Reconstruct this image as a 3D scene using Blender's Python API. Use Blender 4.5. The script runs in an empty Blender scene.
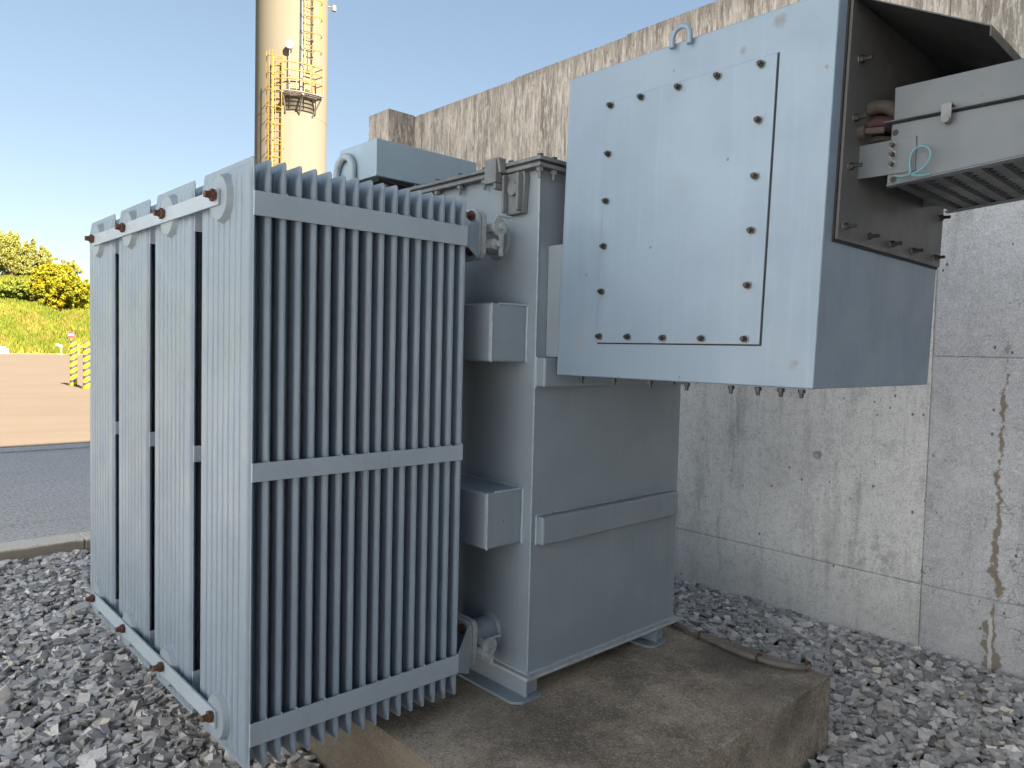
import bpy, bmesh, math, random
import numpy as np
from mathutils import Vector, Matrix
random.seed(7); rng = np.random.default_rng(7)
S = bpy.context.scene
COL = S.collection
R = math.radians

# ------------------------------------------------------------------ node helpers
class NT:
    def __init__(s, name):
        s.m = bpy.data.materials.new(name); s.m.use_nodes = True
        s.t = s.m.node_tree; s.b = s.t.nodes['Principled BSDF']; s.out = s.t.nodes['Material Output']
        s._pos = None
    def n(s, typ, **kw):
        nd = s.t.nodes.new(typ)
        for k, v in kw.items(): setattr(nd, k, v)
        return nd
    def put(s, sock, v):
        if hasattr(v, 'is_output'): s.t.links.new(v, sock)
        else:
            if isinstance(v, tuple) and len(v) == 3 and sock.type == 'RGBA': v = (*v, 1)
            sock.default_value = v
    def pos(s):
        if s._pos is None:
            s._pos = s.n('ShaderNodeNewGeometry').outputs['Position']
        return s._pos
    def objc(s): return s.n('ShaderNodeTexCoord').outputs['Object']
    def xyz(s, v=None):
        nd = s.n('ShaderNodeSeparateXYZ'); s.put(nd.inputs[0], v if v is not None else s.pos()); return nd.outputs
    def scale(s, v, sc):
        nd = s.n('ShaderNodeMapping'); s.put(nd.inputs['Vector'], v); nd.inputs['Scale'].default_value = sc; return nd.outputs[0]
    def noise(s, v=None, sc=1.0, det=4, rough=.55, dist=0.0, st=None, col=False):
        v = v if v is not None else s.pos()
        if st: v = s.scale(v, st)
        nd = s.n('ShaderNodeTexNoise'); s.put(nd.inputs['Vector'], v)
        nd.inputs['Scale'].default_value = sc; nd.inputs['Detail'].default_value = det
        nd.inputs['Roughness'].default_value = rough; nd.inputs['Distortion'].default_value = dist
        return nd.outputs['Color' if col else 'Fac']
    def voro(s, v=None, sc=1.0, feat='F1', out='Distance', st=None, rand=1.0):
        v = v if v is not None else s.pos()
        if st: v = s.scale(v, st)
        nd = s.n('ShaderNodeTexVoronoi', feature=feat); s.put(nd.inputs['Vector'], v); nd.inputs['Scale'].default_value = sc
        nd.inputs['Randomness'].default_value = rand
        return nd.outputs[out]
    def mth(s, op, a, b=0.0, c=0.0):
        nd = s.n('ShaderNodeMath', operation=op); s.put(nd.inputs[0], a); s.put(nd.inputs[1], b); s.put(nd.inputs[2], c); return nd.outputs[0]
    def ramp(s, f, a, b, lo=0.0, hi=1.0):
        nd = s.n('ShaderNodeMapRange', interpolation_type='SMOOTHSTEP'); s.put(nd.inputs[0], f)
        nd.inputs[1].default_value = a; nd.inputs[2].default_value = b; nd.inputs[3].default_value = lo; nd.inputs[4].default_value = hi
        return nd.outputs[0]
    def mix(s, f, a, b, mode='MIX'):
        nd = s.n('ShaderNodeMix', data_type='RGBA', blend_type=mode); s.put(nd.inputs[0], f); s.put(nd.inputs[6], a); s.put(nd.inputs[7], b); return nd.outputs[2]
    def set(s, col=None, rough=None, metal=None, bump=None, bs=.3, bd=.01, spec=None):
        if col is not None: s.put(s.b.inputs['Base Color'], col)
        if rough is not None: s.put(s.b.inputs['Roughness'], rough)
        if metal is not None: s.put(s.b.inputs['Metallic'], metal)
        if spec is not None: s.b.inputs['Specular IOR Level'].default_value = spec
        if bump is not None:
            nd = s.n('ShaderNodeBump'); s.put(nd.inputs['Height'], bump); nd.inputs['Strength'].default_value = bs; nd.inputs['Distance'].default_value = bd
            s.t.links.new(nd.outputs[0], s.b.inputs['Normal'])
        return s.m

def blob(t, v, p, r, soft=.5, nz=.0, nsc=30):
    """mask round a point p of the place"""
    nd = t.n('ShaderNodeVectorMath', operation='DISTANCE'); t.put(nd.inputs[0], v); nd.inputs[1].default_value = p
    d = nd.outputs['Value']
    if nz: d = t.mth('ADD', d, t.mth('MULTIPLY', t.mth('SUBTRACT', t.noise(v, nsc, 3), .5), nz))
    return t.ramp(d, r*(1-soft), r, 1, 0)

def paint(name, base, dirt=(.16,.15,.13), dirt_amt=.35, rough=.42, streak=.5, chips=True, extra=None):
    t = NT(name); p = t.pos()
    a = t.noise(p, 2.2, 5, .6)
    c = t.mix(t.ramp(a, .35, .7), tuple(x*.93 for x in base), tuple(min(1, x*1.05) for x in base))
    st = t.noise(p, 1.0, 4, .6, st=(38, 38, 1.2))
    c = t.mix(t.mth('MULTIPLY', t.ramp(st, .5, .8), streak*.45), c, tuple(min(1, x*1.25) for x in base))
    st2 = t.noise(p, 1.0, 4, .6, st=(22, 22, .8))
    n2 = t.noise(p, 1.3, 4, .6)
    c = t.mix(t.mth('MULTIPLY', t.mth('MULTIPLY', t.ramp(st2, .52, .78), t.ramp(n2, .4, .65)), dirt_amt), c, dirt)
    sp = t.noise(p, 90, 2, .5)
    c = t.mix(t.mth('MULTIPLY', t.ramp(sp, .69, .74), .2*dirt_amt/.35), c, dirt)
    if chips:
        v = t.voro(p, 9)
        ch = t.mth('MULTIPLY', t.ramp(v, .035, .05, 1, 0), t.ramp(t.noise(p, 1.7, 2), .52, .56))
        c = t.mix(t.mth('MULTIPLY', ch, .7), c, (.12,.075,.05))
    if extra: c = extra(t, c)
    r = t.ramp(t.noise(p, 6, 4), .3, .7, rough-.07, rough+.14)
    h = t.mth('ADD', t.mth('MULTIPLY', t.noise(p, 220, 2), .3), t.mth('MULTIPLY', t.noise(p, 2.6, 3), 1.6))
    return t.set(c, r, 0, h, .12, .006, spec=.45)

def plain(name, col, rough=.6, metal=0, var=.15, sc=12, bs=.2):
    t = NT(name); n = t.noise(None, sc, 5, .6)
    c = t.mix(n, tuple(x*(1-var*1.6) for x in col), tuple(min(1, x*(1+var*1.4)) for x in col))
    return t.set(c, rough, metal, t.noise(None, sc*8, 3), bs, .004)

BLUE = (.20,.243,.28)
M = {}
def box_extra(t, c):
    p = t.pos()
    for q, r, cc, f in (((1.92,1.02,2.52),.028,(.12,.11,.105),.6), ((1.92,1.13,2.47),.016,(.13,.12,.11),.6), ((1.92,.945,1.575),.018,(.17,.13,.10),.45),
                     ((1.92,.935,1.585),.012,(.12,.10,.09),.55), ((1.92,1.33,2.13),.03,(.2,.21,.22),.3), ((1.92,1.72,1.64),.05,(.2,.21,.2),.35),
                     ((1.92,.885,2.36),.009,(.16,.09,.05),.6), ((1.95,.88,2.55),.02,(.2,.08,.03),.9)):
        c = t.mix(t.mth('MULTIPLY', blob(t, p, q, r, .8, r*1.2, 60), f), c, cc)
    # dark scuffs of the side
    x = t.xyz(p)
    return c
M['paint'] = paint('grey blue paint', BLUE)
M['box'] = paint('grey blue box paint', (.186,.252,.325), dirt_amt=.3, streak=.8, extra=box_extra, rough=.36)
def fin_extra(t, c):
    o = t.xyz(t.objc())
    y, z = o[1], o[2]
    w = t.mth('MULTIPLY', t.mth('SUBTRACT', t.noise(None, 1, 3, st=(60,60,7)), .5), .03)
    band = t.ramp(t.mth('ABSOLUTE', t.mth('ADD', y, w)), .004, .016, 1, 0)
    zz = t.mth('MULTIPLY', t.ramp(z, .62, .72), t.ramp(z, .72, .75, 1, 0))
    c = t.mix(t.mth('MULTIPLY', t.mth('MULTIPLY', band, zz), .35), c, (.15,.11,.08))
    return c
M['fin'] = paint('radiator paint', (.178,.228,.28), dirt_amt=.3, streak=.6, chips=False, extra=fin_extra)
M['galv'] = plain('weathered bracket paint', (.31,.34,.355), .5, .0, .3, 30)
M['dirty'] = plain('dirty grey paint', (.14,.152,.16), .6, 0, .45, 14)
M['bolt'] = plain('dull dark steel', (.032,.030,.028), .36, .3, .5, 60)
M['washer'] = plain('zinc steel', (.22,.22,.21), .4, .7, .3, 60)
def rusty():
    t = NT('rusted steel'); n = t.noise(None, 70, 5, .7)
    c = t.mix(t.ramp(n, .35, .7), (.06,.03,.022), (.15,.06,.035))
    return t.set(c, .8, .2, n, .5, .004)
M['rust'] = rusty()
M['black'] = plain('black gasket rubber', (.02,.02,.02), .7)
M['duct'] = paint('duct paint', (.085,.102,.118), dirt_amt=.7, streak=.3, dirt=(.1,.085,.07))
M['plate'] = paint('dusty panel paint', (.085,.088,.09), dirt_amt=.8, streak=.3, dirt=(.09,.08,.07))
M['hood'] = paint('near black hood paint', (.04,.042,.046), dirt_amt=.9, streak=.2, dirt=(.03,.03,.03))  # near black all over, also used on the tray slats

M['palebox'] = paint('pale blue box paint', (.27,.36,.43), dirt_amt=.25, streak=.4)
M['barpaint'] = paint('pale grey bar paint', (.28,.335,.385), dirt_amt=.35, streak=.3)
def concrete_wall():
    t = NT('weathered wall concrete'); p = t.pos(); x, y, z = t.xyz(p)
    big = t.noise(p, .9, 5, .6); mid = t.noise(p, 5, 6, .65); fine = t.noise(p, 70, 4, .7)
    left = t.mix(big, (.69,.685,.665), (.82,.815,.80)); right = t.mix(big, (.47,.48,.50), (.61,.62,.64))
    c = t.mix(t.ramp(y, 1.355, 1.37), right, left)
    c = t.mix(t.ramp(mid, .5, .72, 0, .3), c, (.22,.215,.21))
    st = t.noise(p, 1, 6, .72, st=(3, 5.5, .6))
    c = t.mix(t.ramp(st, .5, .72, 0, .55), c, (.2,.195,.185))
    st3 = t.noise(p, 1, 4, .65, st=(3, 12, .5))
    c = t.mix(t.ramp(st3, .55, .75, 0, .35), c, (.56,.55,.53))
    grain = t.noise(p, 120, 3, .75); g2 = t.noise(p, 28, 5, .75)
    c = t.mix(t.ramp(g2, .5, .68, 0, .3), c, (.25,.245,.235)); c = t.mix(t.ramp(g2, .32, .45, .4, 0), c, (.8,.79,.77))
    c = t.mix(t.ramp(grain, .5, .64, 0, .42), c, (.2,.195,.19)); c = t.mix(t.ramp(grain, .34, .46, .42, 0), c, (.82,.81,.79))
    cl = t.noise(p, 1.7, 6, .7); c = t.mix(t.ramp(cl, .5, .68, 0, .22), c, (.24,.235,.225)); c = t.mix(t.ramp(cl, .32, .45, .3, 0), c, (.78,.77,.75))
    # weathered brown top course with runs
    hn = t.mth('ADD', z, t.mth('MULTIPLY', t.mth('SUBTRACT', t.noise(p, 1, 4, .6, st=(2, 9, .25)), .5), 1.3))
    br = t.ramp(hn, 2.35, 3.15)
    s4 = t.noise(p, 1, 7, .75, st=(8, 13, .7)); s5 = t.noise(p, 1, 5, .75, st=(34, 52, 8))
    bc = t.mix(t.ramp(s4, .36, .64), (.15,.125,.10), (.42,.375,.315))
    bc = t.mix(t.ramp(s5, .48, .62, 0, .8), bc, (.58,.54,.48)); bc = t.mix(t.ramp(s5, .34, .46, .7, 0), bc, (.10,.085,.07))
    bc = t.mix(t.ramp(z, 3.82, 3.95, 0, .35), bc, (.12,.10,.08))
    c = t.mix(t.mth('MULTIPLY', br, .93), c, bc)
    # pits
    v = t.voro(p, 15, st=(1,1,.7)); vm = t.mth('MULTIPLY', t.ramp(v, .07, .12, 1, 0), t.ramp(t.noise(p, 4, 2), .5, .56))
    v2 = t.voro(p, 42); vm2 = t.mth('MULTIPLY', t.ramp(v2, .1, .15, 1, 0), t.ramp(t.noise(p, 7, 2), .54, .6))
    pit = t.mth('MAXIMUM', vm, vm2)
    c = t.mix(t.mth('MULTIPLY', pit, .8), c, (.06,.058,.055))
    # hairline crazing of the right panel
    pd = t.n('ShaderNodeVectorMath', operation='ADD'); t.put(pd.inputs[0], p)
    sc = t.n('ShaderNodeVectorMath', operation='SCALE'); t.put(sc.inputs[0], t.noise(p, 9, 4, col=True)); sc.inputs['Scale'].default_value = .16
    t.put(pd.inputs[1], sc.outputs[0])
    e = t.voro(pd.outputs[0], 11, 'DISTANCE_TO_EDGE')
    cm = t.mth('MULTIPLY', t.ramp(e, .012, .04, 1, 0), t.mth('MULTIPLY', t.ramp(t.noise(p, 2.6, 3), .47, .57), t.mth('MULTIPLY', t.ramp(y, 1.28, 1.38, 1, 0), t.ramp(z, .6, 1.5, 1, .3))))
    c = t.mix(t.mth('MULTIPLY', cm, .6), c, (.12,.115,.11))
    # the long leaking crack with its brown crust
    wig = t.mth('ADD', t.mth('MULTIPLY', t.mth('SUBTRACT', t.noise(p, 1, 4, .65, st=(0, 0, 3.4)), .5), .17), t.mth('MULTIPLY', t.mth('SUBTRACT', t.noise(p, 1, 3, .6, st=(0, 0, 16)), .5), .03))
    dy = t.mth('ABSOLUTE', t.mth('SUBTRACT', t.mth('SUBTRACT', y, 1.022), wig))
    wid = t.ramp(t.noise(p, 1, 3, .6, st=(0, 6, 5)), .42, .72, .002, .034)
    low = t.ramp(z, .3, .75, 1.5, .75)
    wid = t.mth('MULTIPLY', wid, low)
    rag = t.mth('MULTIPLY', t.mth('SUBTRACT', t.noise(p, 34, 5, .75), .5), .045)
    band = t.mth('MULTIPLY', t.ramp(t.mth('ADD', t.mth('SUBTRACT', dy, wid), rag), -.004, .005, 1, 0), t.ramp(z, 1.62, 1.75, 1, 0))
    c = t.mix(t.mth('MULTIPLY', band, .85), c, t.mix(t.noise(p, 30, 4), (.13,.09,.055), (.27,.21,.14)))
    wv = t.mth('MULTIPLY', t.ramp(t.mth('ABSOLUTE', t.mth('SUBTRACT', t.mth('SUBTRACT', y, 1.03), t.mth('MULTIPLY', wig, .6))), .006, .012, 1, 0), t.ramp(z, .27, .3, 1, 0))
    c = t.mix(wv, c, (.62,.61,.58))
    for q, r, cc, f in (((4.37,1.97,1.012),.034,(.14,.135,.125),.75), ((4.37,1.975,1.008),.02,(.5,.48,.45),.7)):
        c = t.mix(t.mth('MULTIPLY', blob(t, p, q, r, .5, r*.9, 22), f), c, cc)
    irr = t.mth('MULTIPLY', blob(t, p, (4.37,1.62,.46), .26, .95, .3, 9), t.ramp(t.noise(p, 12, 6, .75), .45, .6)); c = t.mix(t.mth('MULTIPLY', irr, .6), c, (.25,.245,.235))
    ir2 = t.mth('MULTIPLY', blob(t, p, (4.37,1.30,.42), .2, .95, .3, 9), t.ramp(t.noise(p, 16, 6, .8), .53, .6)); c = t.mix(t.mth('MULTIPLY', ir2, .8), c, (.13,.115,.09))
    # darker towards the foot
    c = t.mix(t.ramp(t.mth('ADD', z, t.mth('MULTIPLY', t.noise(p, 3, 4), .3)), .15, .75, .28, 0), c, (.17,.16,.14))
    h = t.mth('SUBTRACT', t.mth('ADD', t.mth('MULTIPLY', fine, .4), t.mth('MULTIPLY', mid, .6)), t.mth('MULTIPLY', pit, 1.2))
    return t.set(c, .88, 0, h, .45, .008)
M['wall'] = concrete_wall()

def plinth_mat():
    t = NT('oil stained plinth concrete'); p = t.pos()
    n = t.noise(p, 1.6, 6, .65); f = t.noise(p, 60, 4, .7); m = t.noise(p, 9, 5, .65)
    c = t.mix(t.ramp(n, .36, .62), (.135,.112,.086), (.385,.325,.255))
    c = t.mix(t.ramp(m, .5, .75, 0, .5), c, (.52,.46,.385))
    g_ = t.noise(p, 150, 3, .75); c = t.mix(t.ramp(g_, .52, .66, 0, .7), c, (.07,.06,.05)); c = t.mix(t.ramp(g_, .34, .46, .55, 0), c, (.6,.53,.44))
    c = t.mix(t.ramp(f, .55, .68, 0, .6), c, (.08,.068,.055))
    c = t.mix(t.ramp(f, .28, .4, .45, 0), c, (.33,.3,.26))
    for q, r, f2 in (((2.85,1.62,.31),.30,.65), ((2.6,1.35,.31),.26,.45), ((2.55,1.24,.2),.16,.45), ((2.75,1.55,.31),.2,.3), ((1.75,1.9,.31),.3,.35)):
        c = t.mix(t.mth('MULTIPLY', blob(t, p, q, r, .9, .16, 5), f2), c, (.045,.04,.034))
    c = t.mix(t.mth('MULTIPLY', t.ramp(t.xyz(p)[0], 1.352, 1.358, 1, 0), .7), c, (.07,.058,.045))  # left face darkened in the colour, standing in for shade under the radiators
    v = t.voro(p, 120); c = t.mix(t.ramp(v, .12, .2, .5, 0), c, (.38,.35,.3))
    return t.set(c, .85, 0, t.mth('ADD', t.mth('MULTIPLY', f, .5), g_), .22, .003)
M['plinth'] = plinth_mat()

def asphalt():
    t = NT('worn asphalt'); p = t.pos()
    n = t.noise(p, .5, 4); f = t.noise(p, 42, 4, .8); v = t.voro(p, 45, out='Color')
    c = t.mix(n, (.41,.375,.335), (.52,.475,.425))
    c = t.mix(t.ramp(f, .5, .6, 0, .85), c, (.62,.61,.59)); c = t.mix(t.ramp(f, .36, .46, .8, 0), c, (.10,.10,.105)); vs = t.voro(p, 9); c = t.mix(t.mth('MULTIPLY', t.ramp(vs, .05, .07, 1, 0), t.ramp(t.noise(p, 2, 2), .5, .54)), c, (.7,.69,.66))
    s = t.noise(p, 1, 4, .6, st=(.35, 2.2, 1)); c = t.mix(t.ramp(s, .55, .75, 0, .3), c, (.22,.22,.215))
    return t.set(c, .9, 0, f, .6, .01)
M['asphalt'] = asphalt()
def yard():
    t = NT('worn yard surface'); p = t.pos()
    n = t.noise(p, .35, 5); s = t.noise(p, 1, 5, .65, st=(.12, .9, 1)); f = t.noise(p, 30, 3, .7)
    c = t.mix(n, (.105,.084,.060), (.135,.108,.078)); c = t.mix(t.ramp(s, .45, .68, 0, .3), c, (.075,.062,.048)); c = t.mix(t.ramp(f, .55, .7, 0, .4), c, (.19,.165,.14))
    return t.set(c, .9, 0, f, .4, .01)
M['yard'] = yard()
M['bounce_apron'] = plain('pale bounce pavement concrete', (.55,.55,.54), .9, 0, .12, 2)  # kept pale to bounce more sunlight
M['kerb'] = plain('kerb concrete', (.36,.32,.27), .9, 0, .25, 9, .5)
def kerbm():
    t = NT('kerb stone'); p = t.pos(); z = t.xyz(p)[2]
    n = t.noise(p, 7, 5, .65); c = t.mix(n, (.56,.49,.40), (.74,.67,.57))
    c = t.mix(t.ramp(t.mth('ADD', z, t.mth('MULTIPLY', n, .03)), .09, .108, .75, 0), c, (.13,.11,.075))
    c = t.mix(t.ramp(t.noise(p, 60, 3), .55, .7, 0, .5), c, (.14,.125,.1))
    return t.set(c, .9, 0, n, .5, .01)
M['kerb'] = kerbm()
def stone_mat():
    t = NT('slate chippings')
    at = t.n('ShaderNodeAttribute', attribute_name='tint'); c0 = at.outputs['Color']
    n = t.noise(None, 40, 4, .65)
    c = t.mix(t.ramp(n, .4, .7, 0, .4), c0, (.30,.285,.265)); c = t.mix(t.ramp(n, .25, .42, .5, 0), c, (.05,.05,.052))
    return t.set(c, .8, 0, t.noise(None, 90, 3), .4, .006)
M['stone'] = stone_mat()
M['bed'] = plain('gravel bed', (.03,.029,.028), .95, 0, .5, 40, .8)
def soil():
    t = NT('far ground'); n = t.noise(None, .2, 5); return t.set(t.mix(n, (.10,.11,.045), (.17,.15,.07)), .95)
M['soil'] = soil()
def hillm():
    t = NT('dry meadow'); n = t.noise(None, .5, 6, .7); z = t.xyz()[2]
    c = t.mix(t.ramp(n, .35, .65), (.09,.125,.012), (.17,.18,.025)); c = t.mix(t.ramp(t.mth('ADD', z, t.mth('MULTIPLY', n, 2.2)), 1.0, 2.0, .55, 0), c, (.24,.2,.06))
    return t.set(c, 1.0)
M['hill'] = hillm()
def leaf(name, a, b, c2=None, tr=.35):
    t = NT(name); at = t.n('ShaderNodeAttribute', attribute_name='tint')
    c = t.mix(at.outputs['Fac'], a, b)
    if c2: c = t.mix(t.ramp(t.noise(None, .45, 3), .5, .64), c, c2)
    t.set(c, .7, spec=.2)
    tl = t.n('ShaderNodeBsdfTranslucent'); t.put(tl.inputs[0], c); mx = t.n('ShaderNodeMixShader'); mx.inputs[0].default_value = tr
    t.t.links.new(t.b.outputs[0], mx.inputs[1]); t.t.links.new(tl.outputs[0], mx.inputs[2]); t.t.links.new(mx.outputs[0], t.out.inputs[0])
    return t.m
M['leaf_green'] = leaf('pale green leaves', (.20,.22,.05), (.36,.36,.10))
M['leaf_dark'] = leaf('green leaves', (.14,.2,.03), (.26,.30,.05))
M['leaf_yellow'] = leaf('yellow leaves', (.17,.19,.012), (.30,.295,.02), (.31,.26,.012))
M['grass'] = leaf('meadow grass', (.10,.14,.012), (.20,.215,.03), (.2,.18,.035))
M['bark'] = plain('bark', (.09,.07,.05), .9)
def silom():
    t = NT('cream silo paint'); n = t.noise(None, .4, 4); st = t.noise(None, 1, 4, .6, st=(2.5, 2.5, .12))
    c = t.mix(n, (.135,.126,.098), (.15,.14,.11)); c = t.mix(t.ramp(st, .55, .8, 0, .25), c, (.11,.098,.07))
    return t.set(c, .9, spec=.15)
M['silo'] = silom()
M['yellow'] = plain('yellow steel paint', (.26,.155,.02), .5)
M['grating'] = plain('galvanised grating', (.16,.15,.14), .6)
M['pipegrey'] = plain('grey pipe', (.18,.18,.175), .5)
M['byellow'] = plain('yellow post paint', (.42,.36,.05), .5)
def stripes():
    t = NT('black and yellow stripes'); o = t.xyz(t.objc())
    a = t.mth('FRACT', t.mth('ADD', t.mth('MULTIPLY', o[2], 4.6), t.mth('MULTIPLY', o[0], -2.6)))
    c = t.mix(t.ramp(a, .53, .55), (.42,.34,.005), (.05,.05,.055))
    return t.set(c, .5)
M['stripes'] = stripes()
M['red'] = plain('red sign enamel', (.5,.03,.05), .4); M['white'] = plain('white enamel', (.75,.75,.72), .5)
M['concblock'] = plain('white block', (.7,.68,.63), .8)
M['teal'] = plain('blue green wire sheath', (.085,.21,.25), .45, 0, .1)
M['cable_red'] = plain('dull red cable sheath', (.04,.014,.016), .6); M['cable_tan'] = plain('tan cable tape', (.05,.042,.034), .8, 0, .4, 40)
M['conduit'] = plain('grey conduit', (.12,.11,.095), .6, 0, .35, 20)
M['bounce_cladding'] = plain('bounce hall cladding', (.58,.69,.83), .6, 0, .05, 1)  # blue tint cools the sunlight bounced off this added building
M['facade'] = plain('factory cladding', (.52,.53,.54), .7); M['glass'] = plain('dark window glass', (.05,.06,.07), .1)

# ------------------------------------------------------------------ mesh helpers
W = {}
class MB:
    def __init__(s): s.v = []; s.f = []
    def add(s, v, f):
        k = len(s.v); s.v += [tuple(q) for q in v]; s.f += [tuple(i+k for i in q) for q in f]; return s
    def box(s, x0, x1, y0, y1, z0, z1):
        return s.add([(x0,y0,z0),(x1,y0,z0),(x1,y1,z0),(x0,y1,z0),(x0,y0,z1),(x1,y0,z1),(x1,y1,z1),(x0,y1,z1)],
                     [(0,3,2,1),(4,5,6,7),(0,1,5,4),(1,2,6,5),(2,3,7,6),(3,0,4,7)])
    def cyl(s, p0, p1, r0, r1=None, n=16, cap=True):
        r1 = r0 if r1 is None else r1; p0 = Vector(p0); p1 = Vector(p1); d = (p1-p0).normalized()
        a = d.orthogonal().normalized(); b = d.cross(a); v = []
        for p, r in ((p0,r0),(p1,r1)):
            for i in range(n):
                q = 2*math.pi*i/n; v.append(p + a*r*math.cos(q) + b*r*math.sin(q))
        f = [(i,(i+1)%n,n+(i+1)%n,n+i) for i in range(n)]
        if cap: f += [tuple(range(n-1,-1,-1)), tuple(range(n,2*n))]
        return s.add(v, f)
    def tube(s, pts, r, n=10, closed=False):
        pts = [Vector(p) for p in pts]; v = []; f = []; m = len(pts); pa = None
        for i, p in enumerate(pts):
            d = (pts[(i+1)%m] - pts[i-1]) if closed else (pts[min(i+1,m-1)] - pts[max(i-1,0)])
            d.normalize(); a = d.orthogonal().normalized() if pa is None else (pa - d*pa.dot(d)).normalized(); pa = a; b = d.cross(a)
            rr = r[i] if isinstance(r, (list,tuple)) else r
            for k in range(n):
                q = 2*math.pi*k/n; v.append(p + a*rr*math.cos(q) + b*rr*math.sin(q))
        for i in range(m if closed else m-1):
            for k in range(n):
                j = (i+1)%m; f.append((i*n+k, i*n+(k+1)%n, j*n+(k+1)%n, j*n+k))
        if not closed: f += [tuple(range(n-1,-1,-1)), tuple((m-1)*n+k for k in range(n))]
        return s.add(v, f)
    def prism(s, poly, off):
        """poly: list of 3-D points; off: extrusion vector"""
        n = len(poly); v = [Vector(p) for p in poly]; o = Vector(off); v += [p+o for p in v]
        return s.add(v, [tuple(range(n-1,-1,-1)), tuple(range(n,2*n))] + [(i,(i+1)%n,n+(i+1)%n,n+i) for i in range(n)])
    def build(s, name, mat, parent=None, origin=None, bevel=0, smooth=False, seg=2, **props):
        v = np.array(s.v)
        if origin is None: origin = (v.min(0)+v.max(0))/2
        origin = Vector(tuple(origin))
        me = bpy.data.meshes.new(name); me.from_pydata([tuple(Vector(q)-origin) for q in s.v], [], s.f); me.update()
        bm = bmesh.new(); bm.from_mesh(me); bmesh.ops.recalc_face_normals(bm, faces=bm.faces); bm.to_mesh(me); bm.free()
        me.materials.append(M[mat])
        if smooth:
            for p in me.polygons: p.use_smooth = True
            me.set_sharp_from_angle(angle=R(38))
        return link(name, me, parent, origin, bevel, seg, **props)
def link(name, me, parent, origin, bevel=0, seg=2, **props):
    o = bpy.data.objects.new(name, me); COL.objects.link(o); origin = Vector(tuple(origin)); W[o] = origin
    if parent is not None: o.parent = parent; o.location = origin - W[parent]
    else: o.location = origin
    if bevel:
        b = o.modifiers.new('edge', 'BEVEL'); b.width = bevel; b.segments = seg; b.limit_method = 'ANGLE'; b.angle_limit = R(40)
        for p in me.polygons: p.use_smooth = True
        me.set_sharp_from_angle(angle=R(30))
        b.harden_normals = True
    for k, q in props.items(): o[k] = q
    return o
def thing(name, loc, label, cat, group=None):
    o = bpy.data.objects.new(name, None); COL.objects.link(o); o.location = loc; o.empty_display_size = .1; W[o] = Vector(loc)
    o['label'] = label; o['category'] = cat
    if group: o['group'] = group
    return o
def dup(o, parent, loc=None):
    c = o.copy(); COL.objects.link(c); c.parent = parent
    if loc is not None: c.location = loc
    for ch in list(o.children): dup(ch, c)
    return c
def copy_tree(o, loc, **props):
    c = dup(o, o.parent, loc)
    for k, q in props.items(): c[k] = q
    return c

# ------------------------------------------------------------------ camera
f, yaw, pit, rol = 734.263, .8213187, -.0459682, .0243917
fw = Vector((math.cos(pit)*math.cos(yaw), math.cos(pit)*math.sin(yaw), math.sin(pit)))
rr = Vector((math.sin(yaw), -math.cos(yaw), 0)); uu = rr.cross(fw)
r2 = rr*math.cos(rol) + uu*math.sin(rol); u2 = -rr*math.sin(rol) + uu*math.cos(rol)
cam = bpy.data.cameras.new('camera'); cam.sensor_width = 36; cam.lens = f/1024*36; cam.clip_end = 3000; cam.clip_start = .05
co = bpy.data.objects.new('camera', cam); COL.objects.link(co)
co.matrix_world = Matrix(((r2.x,u2.x,-fw.x,0),(r2.y,u2.y,-fw.y,0),(r2.z,u2.z,-fw.z,1.6),(0,0,0,1)))
S.camera = co

# ------------------------------------------------------------------ light
SUN_EL, SUN_AZ = 37.0, 267.0       # azimuth counted from +X towards +Y
w = bpy.data.worlds.new('World'); S.world = w; w.use_nodes = True; wt = w.node_tree
bg = wt.nodes['Background']; sk = wt.nodes.new('ShaderNodeTexSky'); sk.sky_type = 'NISHITA'; sk.sun_disc = False
sk.sun_elevation = R(SUN_EL); sk.sun_rotation = R(90 - SUN_AZ); sk.air_density = 1.0; sk.dust_density = .6; sk.ozone_density = 1.0
hs = wt.nodes.new('ShaderNodeHueSaturation'); hs.inputs['Saturation'].default_value = 1.15; hs.inputs['Value'].default_value = 1.0
gm = wt.nodes.new('ShaderNodeGamma'); gm.inputs[1].default_value = .60
wt.links.new(sk.outputs[0], gm.inputs[0]); wt.links.new(gm.outputs[0], hs.inputs['Color']); wt.links.new(hs.outputs[0], bg.inputs[0]); bg.inputs[1].default_value = .05
sl = bpy.data.lights.new('sun', 'SUN'); sl.energy = 4.8; sl.angle = R(.53); sl.color = (1,.84,.67)
so = bpy.data.objects.new('sun', sl); COL.objects.link(so)
sd = Vector((math.cos(R(SUN_EL))*math.cos(R(SUN_AZ)), math.cos(R(SUN_EL))*math.sin(R(SUN_AZ)), math.sin(R(SUN_EL))))
so.rotation_euler = sd.to_track_quat('Z', 'Y').to_euler(); so.location = (0,-3,30)
S.view_settings.view_transform = 'Standard'; S.view_settings.look = 'None'; S.view_settings.gamma = 1; S.view_settings.exposure = 2.75

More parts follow.
